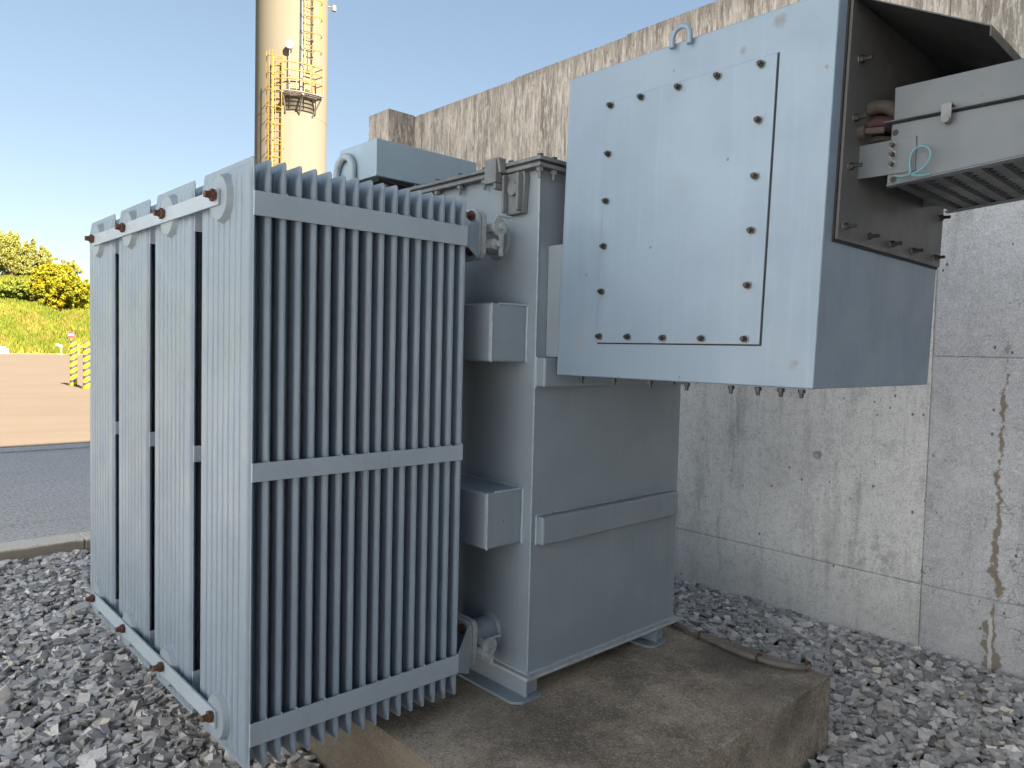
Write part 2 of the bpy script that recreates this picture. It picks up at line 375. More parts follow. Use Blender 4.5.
# ------------------------------------------------------------------ ground
def sheet(name, mat, x0, x1, y0, y1, z, kind='structure'):
    o = MB().add([(x0,y0,z),(x1,y0,z),(x1,y1,z),(x0,y1,z)], [(0,1,2,3)]).build(name, mat, None, (0,0,z)); o['kind'] = kind; return o
sheet('ground', 'soil', -700, 700, -300, 1200, -.06)
sheet('gravel_bed', 'bed', -2.6, 4.37, -4.6, 6.21, -.025)
sheet('road', 'asphalt', -60, 60, 6.42, 12.2, .075)
sheet('bounce_pavement', 'bounce_apron', -70, -2.6, -40, 6.02, .0)  # added out of view to bounce sunlight into the shaded scene
sheet('yard', 'yard', -60, 70, 12.2, 86, .07)
k = MB()
xx = -2.6
while xx < 4.3:
    k.box(xx, min(xx+1.0, 4.36)-.0015, 6.20, 6.43, -.05, .10); xx += 1.0
k.build('kerb', 'kerb', None, bevel=.012, kind='structure')
sheet('road_edge_strip', 'kerb', -60, 60, 11.62, 11.74, .079)

# gravel: slate chippings
def stones():
    pro = []
    for i in range(14):
        bm = bmesh.new()
        hz_ = random.uniform(.27,.5)
        for cx in (-1,1):
            for cy in (-1,1):
                for cz in (-1,1):
                    bm.verts.new((cx*random.uniform(.45,1.05), cy*random.uniform(.4,.8), cz*hz_*random.uniform(.35,1.1)))
        for _ in range(2): bm.verts.new((random.uniform(-1.1,1.1), random.uniform(-.75,.75), random.uniform(-.3,.3)))
        r = bmesh.ops.convex_hull(bm, input=bm.verts)
        for v in [v for v in bm.verts if not v.link_faces]: bm.verts.remove(v)
        bm.verts.index_update(); bmesh.ops.triangulate(bm, faces=bm.faces); bmesh.ops.recalc_face_normals(bm, faces=bm.faces)
        bm.verts.ensure_lookup_table()
        pro.append((np.array([v.co[:] for v in bm.verts]), np.array([[v.index for v in q.verts] for q in bm.faces]))); bm.free()
    V = []; F = []; T = []; off = 0
    def inside(x, y):
        if 1.34 < x < 2.985 and y > 1.225 and y < 4.0: return False
        return x < 4.36 and y < 6.19
    # visible sectors: left of and below the radiators, and between plinth and wall
    regs = [(.1,1.75,1.3,6.22,2450), (2.95,4.37,-.4,6.22,2450), (1.7,3.0,-.2,1.3,2450), (.2,1.4,.6,1.4,1700), (-1.2,.1,1.0,6.22,1300), (-2.6,-1.2,.5,6.22,700), (-1.5,3.5,-1.8,-.2,350)]
    for (x0,x1,y0,y1,den) in regs:
        for _ in range(int((x1-x0)*(y1-y0)*den)):
            x = random.uniform(x0,x1); y = random.uniform(y0,y1)
            if not inside(x, y): continue
            s = min(.062, max(.017, random.lognormvariate(math.log(.0215), .28)))
            pv, pf = pro[random.randrange(14)]
            e = (random.gauss(0,.33), random.gauss(0,.33), random.uniform(0,6.283))
            from mathutils import Euler
            m = np.array(Euler(e).to_matrix())
            q = (pv*s) @ m.T + np.array((x, y, random.uniform(-.022,.024)))
            V.append(q); F.append(pf+off); off += len(q)
            g = min(.66, max(.11, random.lognormvariate(math.log(.37), .34))); h = random.random()
            col = (g*1.02, g*.985, g*.95) if h < .72 else ((g*1.06, g, g*.91) if h < .97 else (g*1.12, g*.95, g*.76))
            T.append(np.tile(np.array((*col,1.0)), (len(q),1)))
    V = np.vstack(V); F = np.vstack(F); T = np.vstack(T)
    me = bpy.data.meshes.new('gravel'); me.vertices.add(len(V)); me.vertices.foreach_set('co', V.ravel())
    me.loops.add(F.size); me.loops.foreach_set('vertex_index', F.ravel().astype(np.int32))
    me.polygons.add(len(F)); me.polygons.foreach_set('loop_start', (np.arange(len(F))*3).astype(np.int32))
    me.update(calc_edges=True)
    a = me.attributes.new('tint', 'FLOAT_COLOR', 'POINT'); a.data.foreach_set('color', T.ravel())
    me.materials.append(M['stone']); me.validate(); me.shade_flat()
    o = bpy.data.objects.new('gravel', me); COL.objects.link(o); o['kind'] = 'stuff'; o['label'] = 'grey slate gravel covering the ground round the plinth'; o['category'] = 'gravel'
stones()

# ------------------------------------------------------------------ wall
b = MB()
b.box(4.385, 4.68, -4.9, 6.62, -.3, 3.90)
zs = [-.3, .373, 1.623, 2.873, 3.93]; ys = [-4.9, -1.14, 1.364, 3.86, 6.62]
for i in range(4):
    for j in range(4):
        g = .001; gj = .004 if j in (0,1) or True else 0
        b.box(4.37 + (.003 if j == 1 else 0), 4.3845, ys[j]+(g if j else 0), ys[j+1]-(g if j < 3 else 0), zs[i]+(g if i else 0), zs[i+1]-(g if i < 3 else 0))
# top course, a little uneven where the pours met
b.box(4.372, 4.682, -4.9, 3.55, 3.901, 3.965); b.box(4.369, 4.684, 3.551, 4.75, 3.902, 3.950); b.box(4.373, 4.681, 4.751, 6.62, 3.903, 3.938)
b.box(4.06, 4.366, 6.235, 6.60, -.3, 3.945)
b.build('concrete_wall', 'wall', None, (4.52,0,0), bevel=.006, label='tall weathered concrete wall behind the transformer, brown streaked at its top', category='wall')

# ------------------------------------------------------------------ plinth
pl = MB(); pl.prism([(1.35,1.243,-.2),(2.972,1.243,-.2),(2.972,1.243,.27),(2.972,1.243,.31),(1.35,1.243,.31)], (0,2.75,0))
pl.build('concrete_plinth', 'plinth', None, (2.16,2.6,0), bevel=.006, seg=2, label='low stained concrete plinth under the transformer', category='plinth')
cd = thing('conduit_pipe', (2.89,1.6,.31), 'thin bent grey conduit pipe lying along the plinth edge', 'pipe')
pts = [(2.94,2.9,.33),(2.925,2.2,.328),(2.912,1.96,.328),(2.884,1.80,.327),(2.85,1.60,.327),(2.852,1.50,.327),(2.866,1.42,.327),(2.90,1.35,.327),(2.945,1.325,.327)]
sp = [Vector(p) for p in pts]; path = []
for i in range(len(sp)-1):
    p0 = sp[max(i-1,0)]; p1 = sp[i]; p2 = sp[i+1]; p3 = sp[min(i+2,len(sp)-1)]
    for q in range(6):
        tt = q/6; path.append(.5*((2*p1)+(p2-p0)*tt+(2*p0-5*p1+4*p2-p3)*tt*tt+(3*p1-p0-3*p2+p3)*tt**3))
path.append(sp[-1])
MB().tube(path, .014, 10).build('pipe', 'conduit', cd, smooth=True)
for p in ((2.884,1.80),(2.852,1.50),(2.94,1.327)):
    MB().tube([(p[0]-.022,p[1],.313),(p[0]-.018,p[1],.338),(p[0],p[1],.346),(p[0]+.018,p[1],.338),(p[0]+.022,p[1],.313)], .005, 6).build('pipe_clip', 'rust', cd)

# ------------------------------------------------------------------ bolts (mesh data shared)
def bolt_mesh(name, d, r=.011, stud=.018, mat2='bolt', washer=True):
    d = Vector(d); m = MB(); o = Vector((0,0,0))
    if washer: m.cyl(o, o+d*.003, r*1.25, n=14)
    k1 = len(m.f)
    m.cyl(o+d*.003, o+d*.013, r, n=6); m.cyl(o+d*.013, o+d*.020, r*.62, n=10)
    if stud > .02: m.cyl(o+d*.02, o+d*stud, r*.55, n=8)
    me = bpy.data.meshes.new(name); me.from_pydata([tuple(q) for q in m.v], [], m.f); me.update()
    me.materials.append(M[mat2]); me.materials.append(M['washer'])
    for i, p in enumerate(me.polygons): p.material_index = 1 if i < k1 else 0
    return me
BX = bolt_mesh('bolt', (-1,0,0), .0095); BY = bolt_mesh('bolt', (0,-1,0), .010, .034); BD = bolt_mesh('bolt', (0,0,-1), .010, .027, washer=False); BXR = bolt_mesh('bolt', (-1,0,0), .018, .03, 'rust', False)
BYR = bolt_mesh('bolt', (0,-1,0), .013, .02, 'rust', False)

# ------------------------------------------------------------------ transformer
T = thing('power_transformer', (2.345,2.78,.31), 'large grey blue transformer with finned radiators and bolted terminal box standing on the concrete plinth', 'transformer')
b = MB().box(1.88, 2.81, 1.90, 3.66, .40, 2.262)
tank = b.build('tank', 'paint', T, bevel=.006)
# base flange and skids
b = MB().box(1.853, 2.838, 1.872, 3.69, .386, .3995); b.build('base_flange', 'galv', tank, bevel=.003)
for x0 in (1.80, 2.60):
    s = MB()
    s.box(x0+.062, x0+.074, 1.885, 3.68, .322, .3855)
    s.box(x0+.0745, x0+.135, 1.90, 1.912, .322, .3855)
    poly = [(x0,1.90,.3112),(x0,3.67,.3112),(x0+.145,3.67,.3112),(x0+.145,1.885,.3112),(x0+.125,1.868,.3112),(x0+.03,1.868,.3112)]
    s.prism(poly, (0,0,.0105))
    s.build('skid', 'paint', T, bevel=.002)
# stiffeners
def channel(parent, x0, x1, y0, y1, z0, z1):
    return MB().box(x0, x1, y0, y1, z0, z1).build('stiffener', 'paint', parent, bevel=.010, seg=3)
channel(tank, 1.70, 1.879, 1.946, 3.62, 1.557, 1.765); channel(tank, 1.70, 1.879, 1.946, 3.62, .885, 1.09)
channel(tank, 1.905, 2.765, 1.862, 1.899, .883, .990); channel(tank, 1.885, 2.80, 1.855, 1.899, 1.467, 1.577)
def bead(pts, r=.0045):
    m = MB(); P_ = []
    for a, b2 in zip(pts[:-1], pts[1:]):
        a = Vector(a); b2 = Vector(b2); k = max(2, int((b2-a).length/.009))
        P_ += [a.lerp(b2, i/k) for i in range(k)]
    P_.append(Vector(pts[-1])); m.tube(P_, [r*random.uniform(.65,1.35) for _ in P_], 7); m.build('weld_bead', 'barpaint', tank, smooth=True)
for za, zb in ((1.557,1.765),(.885,1.09)):
    bead([(1.708,1.947,za),(1.708,1.947,zb)], .0035); bead([(1.878,1.945,za-.001),(1.878,1.945,zb),(1.74,1.947,zb-.001)]); bead([(1.879,1.95,zb+.001),(1.879,3.6,zb+.001)])
bead([(1.906,1.898,.882),(1.906,1.898,.991)]); bead([(1.91,1.899,.992),(2.76,1.899,.992)], .0038); bead([(1.886,1.898,1.466),(1.886,1.898,1.578)])
bead([(1.878,1.898,.402),(2.81,1.898,.402)], .005); bead([(1.878,1.90,.402),(1.878,3.65,.402)], .005)
bead([(1.881,1.900,.41),(1.881,1.900,2.25)], .0028)
channel(tank, 2.811, 2.95, 1.96, 3.6, 1.557, 1.765)
# top rim and cover
b = MB()
for q in ((1.84,1.8795,1.86,3.70),(2.8105,2.85,1.86,3.70),(1.8796,2.8104,1.86,1.8995),(1.8796,2.8104,3.6605,3.70)): b.box(*q, 2.252, 2.266)
b.build('rim', 'dirty', tank, bevel=.002)
MB().box(1.846, 2.844, 1.866, 3.694, 2.2664, 2.2745).build('gasket', 'black', T)
cover = MB().box(1.838, 2.852, 1.858, 3.702, 2.2750, 2.2895).build('tank_cover', 'dirty', T, bevel=.003)
nut = MB(); nut.cyl((0,0,0),(0,0,-.014),.014,n=6); nut.cyl((0,0,-.014),(0,0,-.036),.008,.006,n=8)
nm = bpy.data.meshes.new('bolt'); nm.from_pydata([tuple(q) for q in nut.v], [], nut.f); nm.materials.append(M['dirty'])
hd = MB(); hd.cyl((0,0,0),(0,0,.009),.012,n=6)
hm = bpy.data.meshes.new('bolt_head'); hm.from_pydata([tuple(q) for q in hd.v], [], hd.f); hm.materials.append(M['bolt'])
for i in range(13):
    y = 1.88 + i*.15
    if not 1.93 < y < 2.09: link('bolt', nm, cover, (1.859, y, 2.2515))
    link('bolt_head', hm, cover, (1.859, y, 2.290))
for i in range(6):
    x = 1.93+.165*i; link('bolt', nm, cover, (x, 1.879, 2.2515)); link('bolt_head', hm, cover, (x, 1.879, 2.290))
# lifting lug at the near corner
l = MB()
l.prism([(1.879,1.958,2.10),(1.879,2.045,2.10),(1.879,2.07,2.235),(1.879,2.045,2.2515),(1.879,1.955,2.2515),(1.879,1.948,2.235)], (-.028,0,0))
l.box(1.826, 1.8505, 1.957, 1.969, 2.105, 2.245); l.box(1.826, 1.8505, 2.034, 2.046, 2.105, 2.245)
l.prism([(1.838,2.036,2.2505),(1.812,2.036,2.2505),(1.800,2.036,2.305),(1.838,2.036,2.305)], (0,.014,0))
l.box(1.800, 1.837, 2.051, 2.115, 2.215, 2.305); l.box(1.80, 1.8365, 2.0505, 2.064, 2.19, 2.2145)
l.cyl((1.850,2.0,2.19),(1.835,2.0,2.19),.026,n=16)
l.build('lifting_lug', 'dirty', tank, bevel=.004)

# --- radiators
def fin_mesh():
    w, z0, z1 = .36, .400, 2.104; zc = (z0+z1)/2
    nfl = 8; P = .316/nfl
    us = [-.18, -.1785, -.1745, -.1725, -.170, -.167, -.164, -.161]
    for i in range(nfl):
        c0 = -.158 + P*i
        if i: us += [c0-.0018, c0, c0+.0018]
        us += [c0+(.0052 if i else .001), c0+.0075, c0+P*.5, c0+P-.0075, c0+P-.0052]
    us += [.161, .164, .167, .170, .1725, .1745, .1785, .18]
    def th(u, q):
        if abs(u) >= .1745: return .0012
        k_ = round((u+.158)/P); d_ = abs(u-(-.158+P*k_)); h = .0112
        if 0 < k_ < nfl and d_ < .0075: h = .0042 if d_ < .002 else (.0099 if d_ < .006 else .0108)
        e = min(1, max(0, (.1745-abs(u))/.0105)); e = math.sin(e*math.pi/2)
        return .0012 + (h-.0012)*q*e
    rows = []
    for d in (0, .0025, .006, .012, .018, .026, .036, .05): rows.append((z0+d, d))
    for q in (.25,.5,.75): rows.append((z0+(z1-z0)*q, 1))
    for d in (.05,.036,.026,.018,.012,.006,.0025,0): rows.append((z1-d, d))
    def q(d): return 0 if d <= .012 else min(1, ((d-.012)/.038))**.6
    v = []; f = []
    for side in (-1, 1):
        for z, d in rows:
            wd = 1 - (.010/.18)*(1 - min(1, d/.010))**1.8 if d < .010 else 1
            for u in us: v.append((side*th(u, q(d)), u*wd, z-zc))
    n = len(us); m = len(rows)
    for s in (0, 1):
        for i in range(m-1):
            for j in range(n-1):
                a = s*n*m+i*n+j; fc = (a, a+1, a+n+1, a+n); f.append(fc if s else fc[::-1])
    B = n*m
    for j in range(n-1): f.append((j, j+1, B+j+1, B+j)); a = (m-1)*n+j; f.append((a+1, a, B+a, B+a+1))
    for i in range(m-1): a = i*n; f.append((a+n, a, B+a, B+a+n)); a = i*n+n-1; f.append((a, a+n, B+a+n, B+a))
    me = bpy.data.meshes.new('fin'); me.from_pydata(v, [], f); me.update()
    bm = bmesh.new(); bm.from_mesh(me); bmesh.ops.recalc_face_normals(bm, faces=bm.faces); bm.to_mesh(me); bm.free()
    for p in me.polygons: p.use_smooth = True
    me.set_sharp_from_angle(angle=R(50)); me.materials.append(M['fin'])
    return me, zc
FM, ZC = fin_mesh()
XO, XI, YC, NF = .842, 1.573, 2.118, 17
ZT, ZB = 2.012, .506
def rounded_sq(x, yc, zc, hw, hh, r=.03, n=5):
    pts = []
    for cx, cz, a0 in ((1,1,0),(-1,1,90),(-1,-1,180),(1,-1,270)):
        for i in range(n):
            a = R(a0+90*i/(n-1)); pts.append((x, yc+cx*(hw-r)+r*math.cos(a), zc+cz*(hh-r)+r*math.sin(a)))
    return pts
hp = MB()

rad = bpy.data.objects.new('radiator', None); COL.objects.link(rad); W[rad] = Vector((1.2,YC,1.2)); rad.parent = T; rad.location = W[rad]-W[T]
rad['label'] = 'radiator bank nearest the bolted terminal box'
for z in (ZT, ZB): MB().cyl((XO-.006,YC,z),(1.704,YC,z),.042,n=20).build('header_pipe', 'fin', rad, smooth=True)
for i in range(NF):
    fo = link('fin', FM, rad, (XO+(XI-XO)*i/(NF-1) + (random.uniform(-.0012,.0012) if i else 0), YC, ZC + random.uniform(-.0015,.0015)))
    if i: fo.rotation_euler.z = R(random.uniform(-.35,.35))
yf = YC-.18
for (za, zb) in ((1.946,2.012),(1.222,1.274),(.481,.546)):
    for yy in (yf-.0066, yf+.3606):
        wb = MB().box(XO-.003, XI+.004, yy, yy+.006, za, zb)
        for k_ in range(1, NF):
            xk = XO+(XI-XO)*k_/(NF-1); rk = random.uniform(.003,.006)
            if random.random() < .75: wb.add([(xk-rk,yy+.001,zb-.001),(xk+rk,yy+.001,zb-.001),(xk,yy-.002,zb-.002),(xk,yy+.004,zb+rk*1.6),(xk,yy+.0058,zb-.001)], [(0,2,3),(2,1,3),(1,4,3),(4,0,3),(0,4,1,2)])
        wb.build('spacer_bar', 'barpaint', rad, bevel=.0012)
for z, (za, zb), (fa, fb) in ((ZT,(1.946,2.012),(1.925,2.06)), (ZB,(.481,.546),(.41,.60))):
    for sgn, yy in ((1, yf-.0066), (-1, yf+.3666)):
        y2 = yy + sgn*.092
        br = MB().prism([(XI+.0045,yy,za),(1.7035,y2,fa),(1.7035,y2,fb),(XI+.0045,yy,zb)], (0, sgn*.006, 0)); br.build('end_bracket', 'barpaint', rad, bevel=.001)
    zc = z + (.004 if z > 1 else 0)
    fl = MB().prism(rounded_sq(1.704,YC,zc,.084,.09), (.02,0,0)).prism(rounded_sq(1.7275,YC,zc,.084,.09), (.022,0,0)); fl.build('flange', 'galv', rad, bevel=.003)
    MB().prism(rounded_sq(1.7242,YC,zc,.079,.085), (.0031,0,0)).build('gasket', 'rust', rad)
    for cy in (-.058,.058):
        for cz in (-.064,.064): link('bolt', BXR, rad, (1.7035, YC+cy, zc+cz))
    st = MB().cyl((1.7497,YC,zc),(1.8795,YC,zc),.056,n=28).cyl((1.868,YC,zc),(1.8796,YC,zc),.066,.072,n=28); st.build('connecting_pipe', 'paint', rad, smooth=True)
    hv = 1 if z > 1 else -.4
    vv = MB().cyl((1.79,YC-.05,zc+.03*hv),(1.79,YC-.105,zc+.03*hv),.017,n=14).cyl((1.79,YC-.100,zc+.03*hv),(1.79,YC-.112,zc+.03*hv),.033,n=20)
    vv.cyl((1.79,YC-.112,zc+.03*hv),(1.79,YC-.128,zc+.03*hv),.012,n=6)
    vv.box(1.765,1.83,YC-.124,YC-.114,zc+.03*hv+.034,zc+.03*hv+.040); vv.cyl((1.765,YC-.07,zc-.035),(1.765,YC-.115,zc-.035),.02,n=6).cyl((1.765,YC-.115,zc-.035),(1.765,YC-.135,zc-.035),.011,n=8)
    vv.box(1.782,1.80,YC-.12,YC-.113,zc-.075,zc+.0)
    vv.build('valve', 'galv', rad, bevel=.001)
    ds = MB().cyl((XO-.028,YC,z),(XO-.004,YC,z),.062,.074,n=30); ds.build('end_boss', 'paint', rad, smooth=True, bevel=0)
    link('bolt', BXR, rad, (XO-.0365, YC, z+.005))
step = .4365
rl = rad.location.copy()
names = ['second radiator bank from the terminal box', 'third radiator bank from the terminal box', 'radiator bank farthest from the terminal box']
for i in range(1, 4): copy_tree(rad, rl+Vector((0,step*i,0)), label=names[i-1])
for (za, zb) in ((1.990,2.034),(.478,.530)):
    for i in range(3):
        MB().box(XO-.0355-.001*(i%2), XO-.0285-.001*(i%2), YC+step*i-.018+(.036 if i else 0), YC+step*(i+1)+.0175, za, zb).build('tie_bar', 'barpaint', T, bevel=.001)

# --- terminal box on the near face
SH = -.026   # the box leans a trifle
def lean(y, z): return y + SH*(z-1.515)/1.04
x0, x1, y0, y1, z0, z1 = 1.92, 2.80, .885, 1.83, 1.515, 2.556
b = MB()
def lbox(m, x0,x1,y0,y1,z0,z1):
    m.add([(x0,lean(y0,z0),z0),(x1,lean(y0,z0),z0),(x1,lean(y1,z0),z0),(x0,lean(y1,z0),z0),(x0,lean(y0,z1),z1),(x1,lean(y0,z1),z1),(x1,lean(y1,z1),z1),(x0,lean(y1,z1),z1)],
          [(0,3,2,1),(4,5,6,7),(0,1,5,4),(1,2,6,5),(2,3,7,6),(3,0,4,7)])
lbox(b, x0,x1,y0,y1,z0,z1)
tb = b.build('terminal_box', 'box', T, bevel=.005)
MB().box(1.932, 2.79, 1.806, 1.899, 1.578, 1.985).build('collar', 'paint', tb, bevel=.004)
m = MB(); lbox(m, 1.9135, 1.9195, 1.045, 1.642, 1.633, 2.432); m.build('cover_plate', 'box', tb, bevel=.0012)
m = MB(); lbox(m, 1.9196, 1.9199, 1.0405, 1.6445, 1.6285, 2.4345); m.build('gasket', 'black', tb)
for (y, z) in ((1.616,2.419),(1.48,2.417),(1.34,2.415),(1.204,2.414),(1.067,2.412),(1.069,2.259),(1.073,2.105),(1.078,1.954),(1.083,1.8),(1.086,1.648),(1.227,1.649),(1.366,1.65),(1.504,1.653),(1.639,1.654),(1.634,1.805),(1.628,1.956),(1.623,2.106),(1.619,2.261)):
    link('bolt', BX, tb, (1.9133, min(y, lean(1.628, z)), z))
for (x, y) in ((1.95,1.733),(1.95,1.588),(1.95,1.438),(1.95,1.298),(1.95,1.145),(1.95,1.059),(1.95,.99),(1.95,.93),(2.2,1.62),(2.35,1.62),(2.5,1.62)): link('bolt', BD, tb, (x, y, 1.5148))
lp = MB(); pts = []
for i in range(13):
    a = math.pi*i/12; pts.append((1.905, 1.333+.031*math.cos(a), 2.562+.031*math.sin(a)))
lp.tube([(1.905,1.364,2.536)] + pts + [(1.905,1.302,2.533)], .0085, 10); lp.build('lifting_loop', 'box', tb, smooth=True)
# entrance side: dusty panel, hood, bolts
yp = .86
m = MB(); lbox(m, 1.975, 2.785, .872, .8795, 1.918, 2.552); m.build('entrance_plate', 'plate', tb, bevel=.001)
m = MB(); lbox(m, 1.969, 2.79, .8797, .8846, 1.912, 2.5535); m.build('gasket', 'black', tb)
for (x, z) in ((2.035,2.40),(2.025,2.245),(2.015,2.115),(2.01,1.955),(2.17,1.948),(2.34,1.946),(2.52,1.945),(2.72,1.945),(2.745,2.08)): link('bolt', BY, tb, (x, lean(.8718, z), z))
# ------------------------------------------------------------------ hood over the duct (part of the box)
m = MB(); xa, xb = 1.972, 2.81
m.prism([(xa,.878,2.563),(xa,.53,2.374),(xa,.53,2.377),(xa,.878,2.5665)], (xb-xa,0,0))
m.box(xa, xb, .527, .5298, 2.352, 2.3765)
m.prism([(xb-.003,.857,2.551),(xb-.003,.533,2.3735),(xb-.003,.533,2.30),(xb-.003,.857,2.30)], (.0025,0,0))
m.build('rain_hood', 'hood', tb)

# ------------------------------------------------------------------ second box on the cover
b = MB().box(1.83, 2.42, 2.905, 3.235, 2.378, 2.546)
cb = b.build('cable_box', 'palebox', T, bevel=.003)
s = MB()
for x in (1.93, 2.33):
    for y in (2.98, 3.16): s.cyl((x,y,2.2896),(x,y,2.3778),.02,n=12)
s.build('standoff', 'dirty', cb)
MB().box(1.86, 2.40, 2.93, 3.21, 2.362, 2.3776).build('box_base', 'black', cb)
lp = MB(); pts = [(1.812, 3.155+.075*math.cos(math.pi*i/14), 2.425+.075*math.sin(math.pi*i/14)) for i in range(15)]
lp.tube([(1.815,3.23,2.30)] + pts + [(1.815,3.08,2.30)], .017, 12); lp.build('lifting_loop', 'barpaint', cb, smooth=True)

# ------------------------------------------------------------------ cable duct
D = thing('cable_duct', (2.34,-2,2.06), 'grey covered cable tray with slatted underside running into the terminal box', 'cable duct')
xa, xb, ye = 2.08, 2.585, -4.9
def side(x, nx):
    m = MB(); m.prism([(x,.782,2.067),(x,.46,2.094),(x,ye,2.094),(x,ye,2.224),(x,.775,2.224)], (.004*nx,0,0))
    m.prism([(x,.784,2.0625),(x,.46,2.0895),(x,ye,2.0895),(x,ye,2.0935),(x,.46,2.0935),(x,.784,2.0665)], (.03*nx,0,0))
    return m
side(xa,1).build('tray_side', 'duct', D, bevel=.001); side(xb,-1).build('tray_side', 'duct', D, bevel=.001)
m = MB(); y = .775
while y > ye+.05:
    z = 2.0672 if y > .77 else (2.067+(.77-y)*.0839 if y > .46 else 2.0942)
    z += .0008
    m.box(xa+.0045, xb-.0045, y-.027, y, z, z+.010)
    m.box(xa+.0045, xb-.0045, y-.031, y-.0272, z+.003, z+.014)
    xx = xa+.02
    while xx < xb-.02 and y > -.4: m.box(xx, xx+.016, y-.0442, y-.0312, z+.006, z+.009); xx += .036
    y -= .044
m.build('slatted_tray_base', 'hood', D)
m = MB(); m.box(xa+.006, xb-.006, ye, .774, 2.231, 2.322); m.box(xa-.018, xb+.018, ye, .792, 2.2275, 2.2305)
m.build('tray_cover', 'duct', D, bevel=.0015)
m = MB(); m.box(xa-.022, xa-.0185, .628, .652, 2.205, 2.245); m.box(xa-.018, xa+.006, .628, .652, 2.2415, 2.245); m.cyl((xa-.0005,.64,2.205),(xa-.026,.64,2.205),.009,n=10)
m.build('cover_clip', 'dirty', D, bevel=.001)
for x, nx in ((xa-.0045,1),(xb+.0005,1)):
    jp = MB().box(x, x+.004, .712, .8605, 2.092, 2.182).build('joint_plate', 'duct', D, bevel=.001)
    if x < 2.2:
        for z in (2.167,2.143,2.117): link('bolt', bolt_mesh('bolt', (-1,0,0), .0075, .016, 'bolt'), D, (x-.0002, .768, z))
        for z in (2.201,2.078): MB().cyl((xa-.0006,.766,z),(xa+.0002,.766,z),.0085,n=12).build('bolt_hole', 'black', D)
w_ = MB(); pts = []
for (yy, zz) in ((.760,2.086),(.738,2.080),(.72,2.086),(.722,2.11),(.717,2.136),(.70,2.149),(.682,2.145),(.671,2.128),(.676,2.106),(.692,2.088),(.712,2.079),(.69,2.073),(.664,2.073)): pts.append((xa-.012-.0012*len(pts), yy, zz))
sp = [Vector(p) for p in pts]; path = []
for i in range(len(sp)-1):
    p0 = sp[max(i-1,0)]; p1 = sp[i]; p2 = sp[i+1]; p3 = sp[min(i+2,len(sp)-1)]
    for q in range(5):
        tt = q/5; path.append(.5*((2*p1)+(p2-p0)*tt+(2*p0-5*p1+4*p2-p3)*tt*tt+(3*p1-p0-3*p2+p3)*tt**3))
w_.tube(path, .0028, 8); w_.build('earth_wire', 'teal', D, smooth=True)
for (x, z, mt, r) in ((2.125,2.245,'cable_red',.02),(2.125,2.29,'cable_tan',.019),(2.17,2.27,'cable_red',.022),(2.22,2.21,'black',.024),(2.14,2.205,'cable_tan',.010),(2.28,2.25,'black',.024),(2.36,2.22,'cable_red',.024),(2.45,2.24,'black',.024)):
    MB().tube([(x,.8605,z),(x+.004,.835,z+.006),(x,.80,z-.004),(x,.70,min(z,2.20))], r, 12).build('cable', mt, D, smooth=True)
MB().cyl((2.062,.8605,2.215),(2.062,.835,2.215),.019,n=10).cyl((2.062,.835,2.215),(2.068,.79,2.21),.009,n=8).build('cable_gland', 'cable_tan', D)

# ------------------------------------------------------------------ factory building behind the viewer, whose shade lies over the yard
Bd = thing('factory_building', (3,-11,0), 'tall grey factory building facing the transformer', 'building')
MB().box(-1.6, 32, -17, -5.05, -.1, 12.9).build('wall', 'facade', Bd)
MB().box(-1.8, 32.2, -17.2, -4.85, 12.91, 13.1).build('roof', 'facade', Bd)
for x in range(2, 30, 4):
    wf = MB().box(x, x+2.4, -5.045, -4.98, 6.2, 7.8).build('window', 'facade', Bd); MB().box(x+.1, x+2.3, -4.978, -4.97, 6.3, 7.7).build('pane', 'glass', wf)

Wb = thing('bounce_hall', (-10.5,2.5,0), 'added pale blue hall out of view that bounces sunlight, across the added pavement', 'building')  # added and unseen; its sunlit face bounces fill light onto the transformer
hn_, ht_ = Vector((.853,-.522,0)), Vector((.522,.853,0)); hc_ = Vector((-10.2,-.5,0))
def hp_(a, d, z): return hc_ + ht_*a - hn_*d + Vector((0,0,z))
MB().prism([hp_(-13,0,-.1), hp_(10,0,-.1), hp_(10,0,9), hp_(-13,0,9)], -hn_*14).build('wall', 'bounce_cladding', Wb)  # wall of the added bounce hall
MB().prism([hp_(-13.3,-.3,9.01), hp_(10.3,-.3,9.01), hp_(10.3,-.3,9.3), hp_(-13.3,-.3,9.3)], -hn_*14.6).build('roof', 'facade', Wb)  # roof of the added bounce hall
for a_ in (-8, 3): MB().prism([hp_(a_,-.005,.12), hp_(a_+3.6,-.005,.12), hp_(a_+3.6,-.005,4), hp_(a_,-.005,4)], hn_*.05).build('door', 'facade', Wb)  # doors of the added bounce hall
# ------------------------------------------------------------------ silo
sc_ = Vector((16.65,34.15,0)); SR = 1.68
sd_ = Vector((.438,.899,0)); sr_ = Vector((.899,-.438,0))
def onsilo(p, r, z): return sc_ - sd_*r*math.cos(R(p)) + sr_*r*math.sin(R(p)) + Vector((0,0,z))
Si = thing('silo', tuple(sc_), 'tall cream cylindrical silo with yellow caged ladders and a platform', 'silo')
m = MB(); m.cyl(sc_+Vector((0,0,.08)), sc_+Vector((0,0,25)), SR, n=96, cap=False)
sh = m.build('shell', 'silo', Si, smooth=True)
m = MB(); m.cyl(sc_+Vector((0,0,25.002)), sc_+Vector((0,0,26)), SR, .3, n=64); m.build('dome', 'silo', Si, smooth=True)
m = MB()
for z in (6.5,12.4,18.6,23): m.cyl(sc_+Vector((0,0,z)), sc_+Vector((0,0,z+.02)), SR+.006, n=96)
m.build('weld_seam', 'silo', sh)
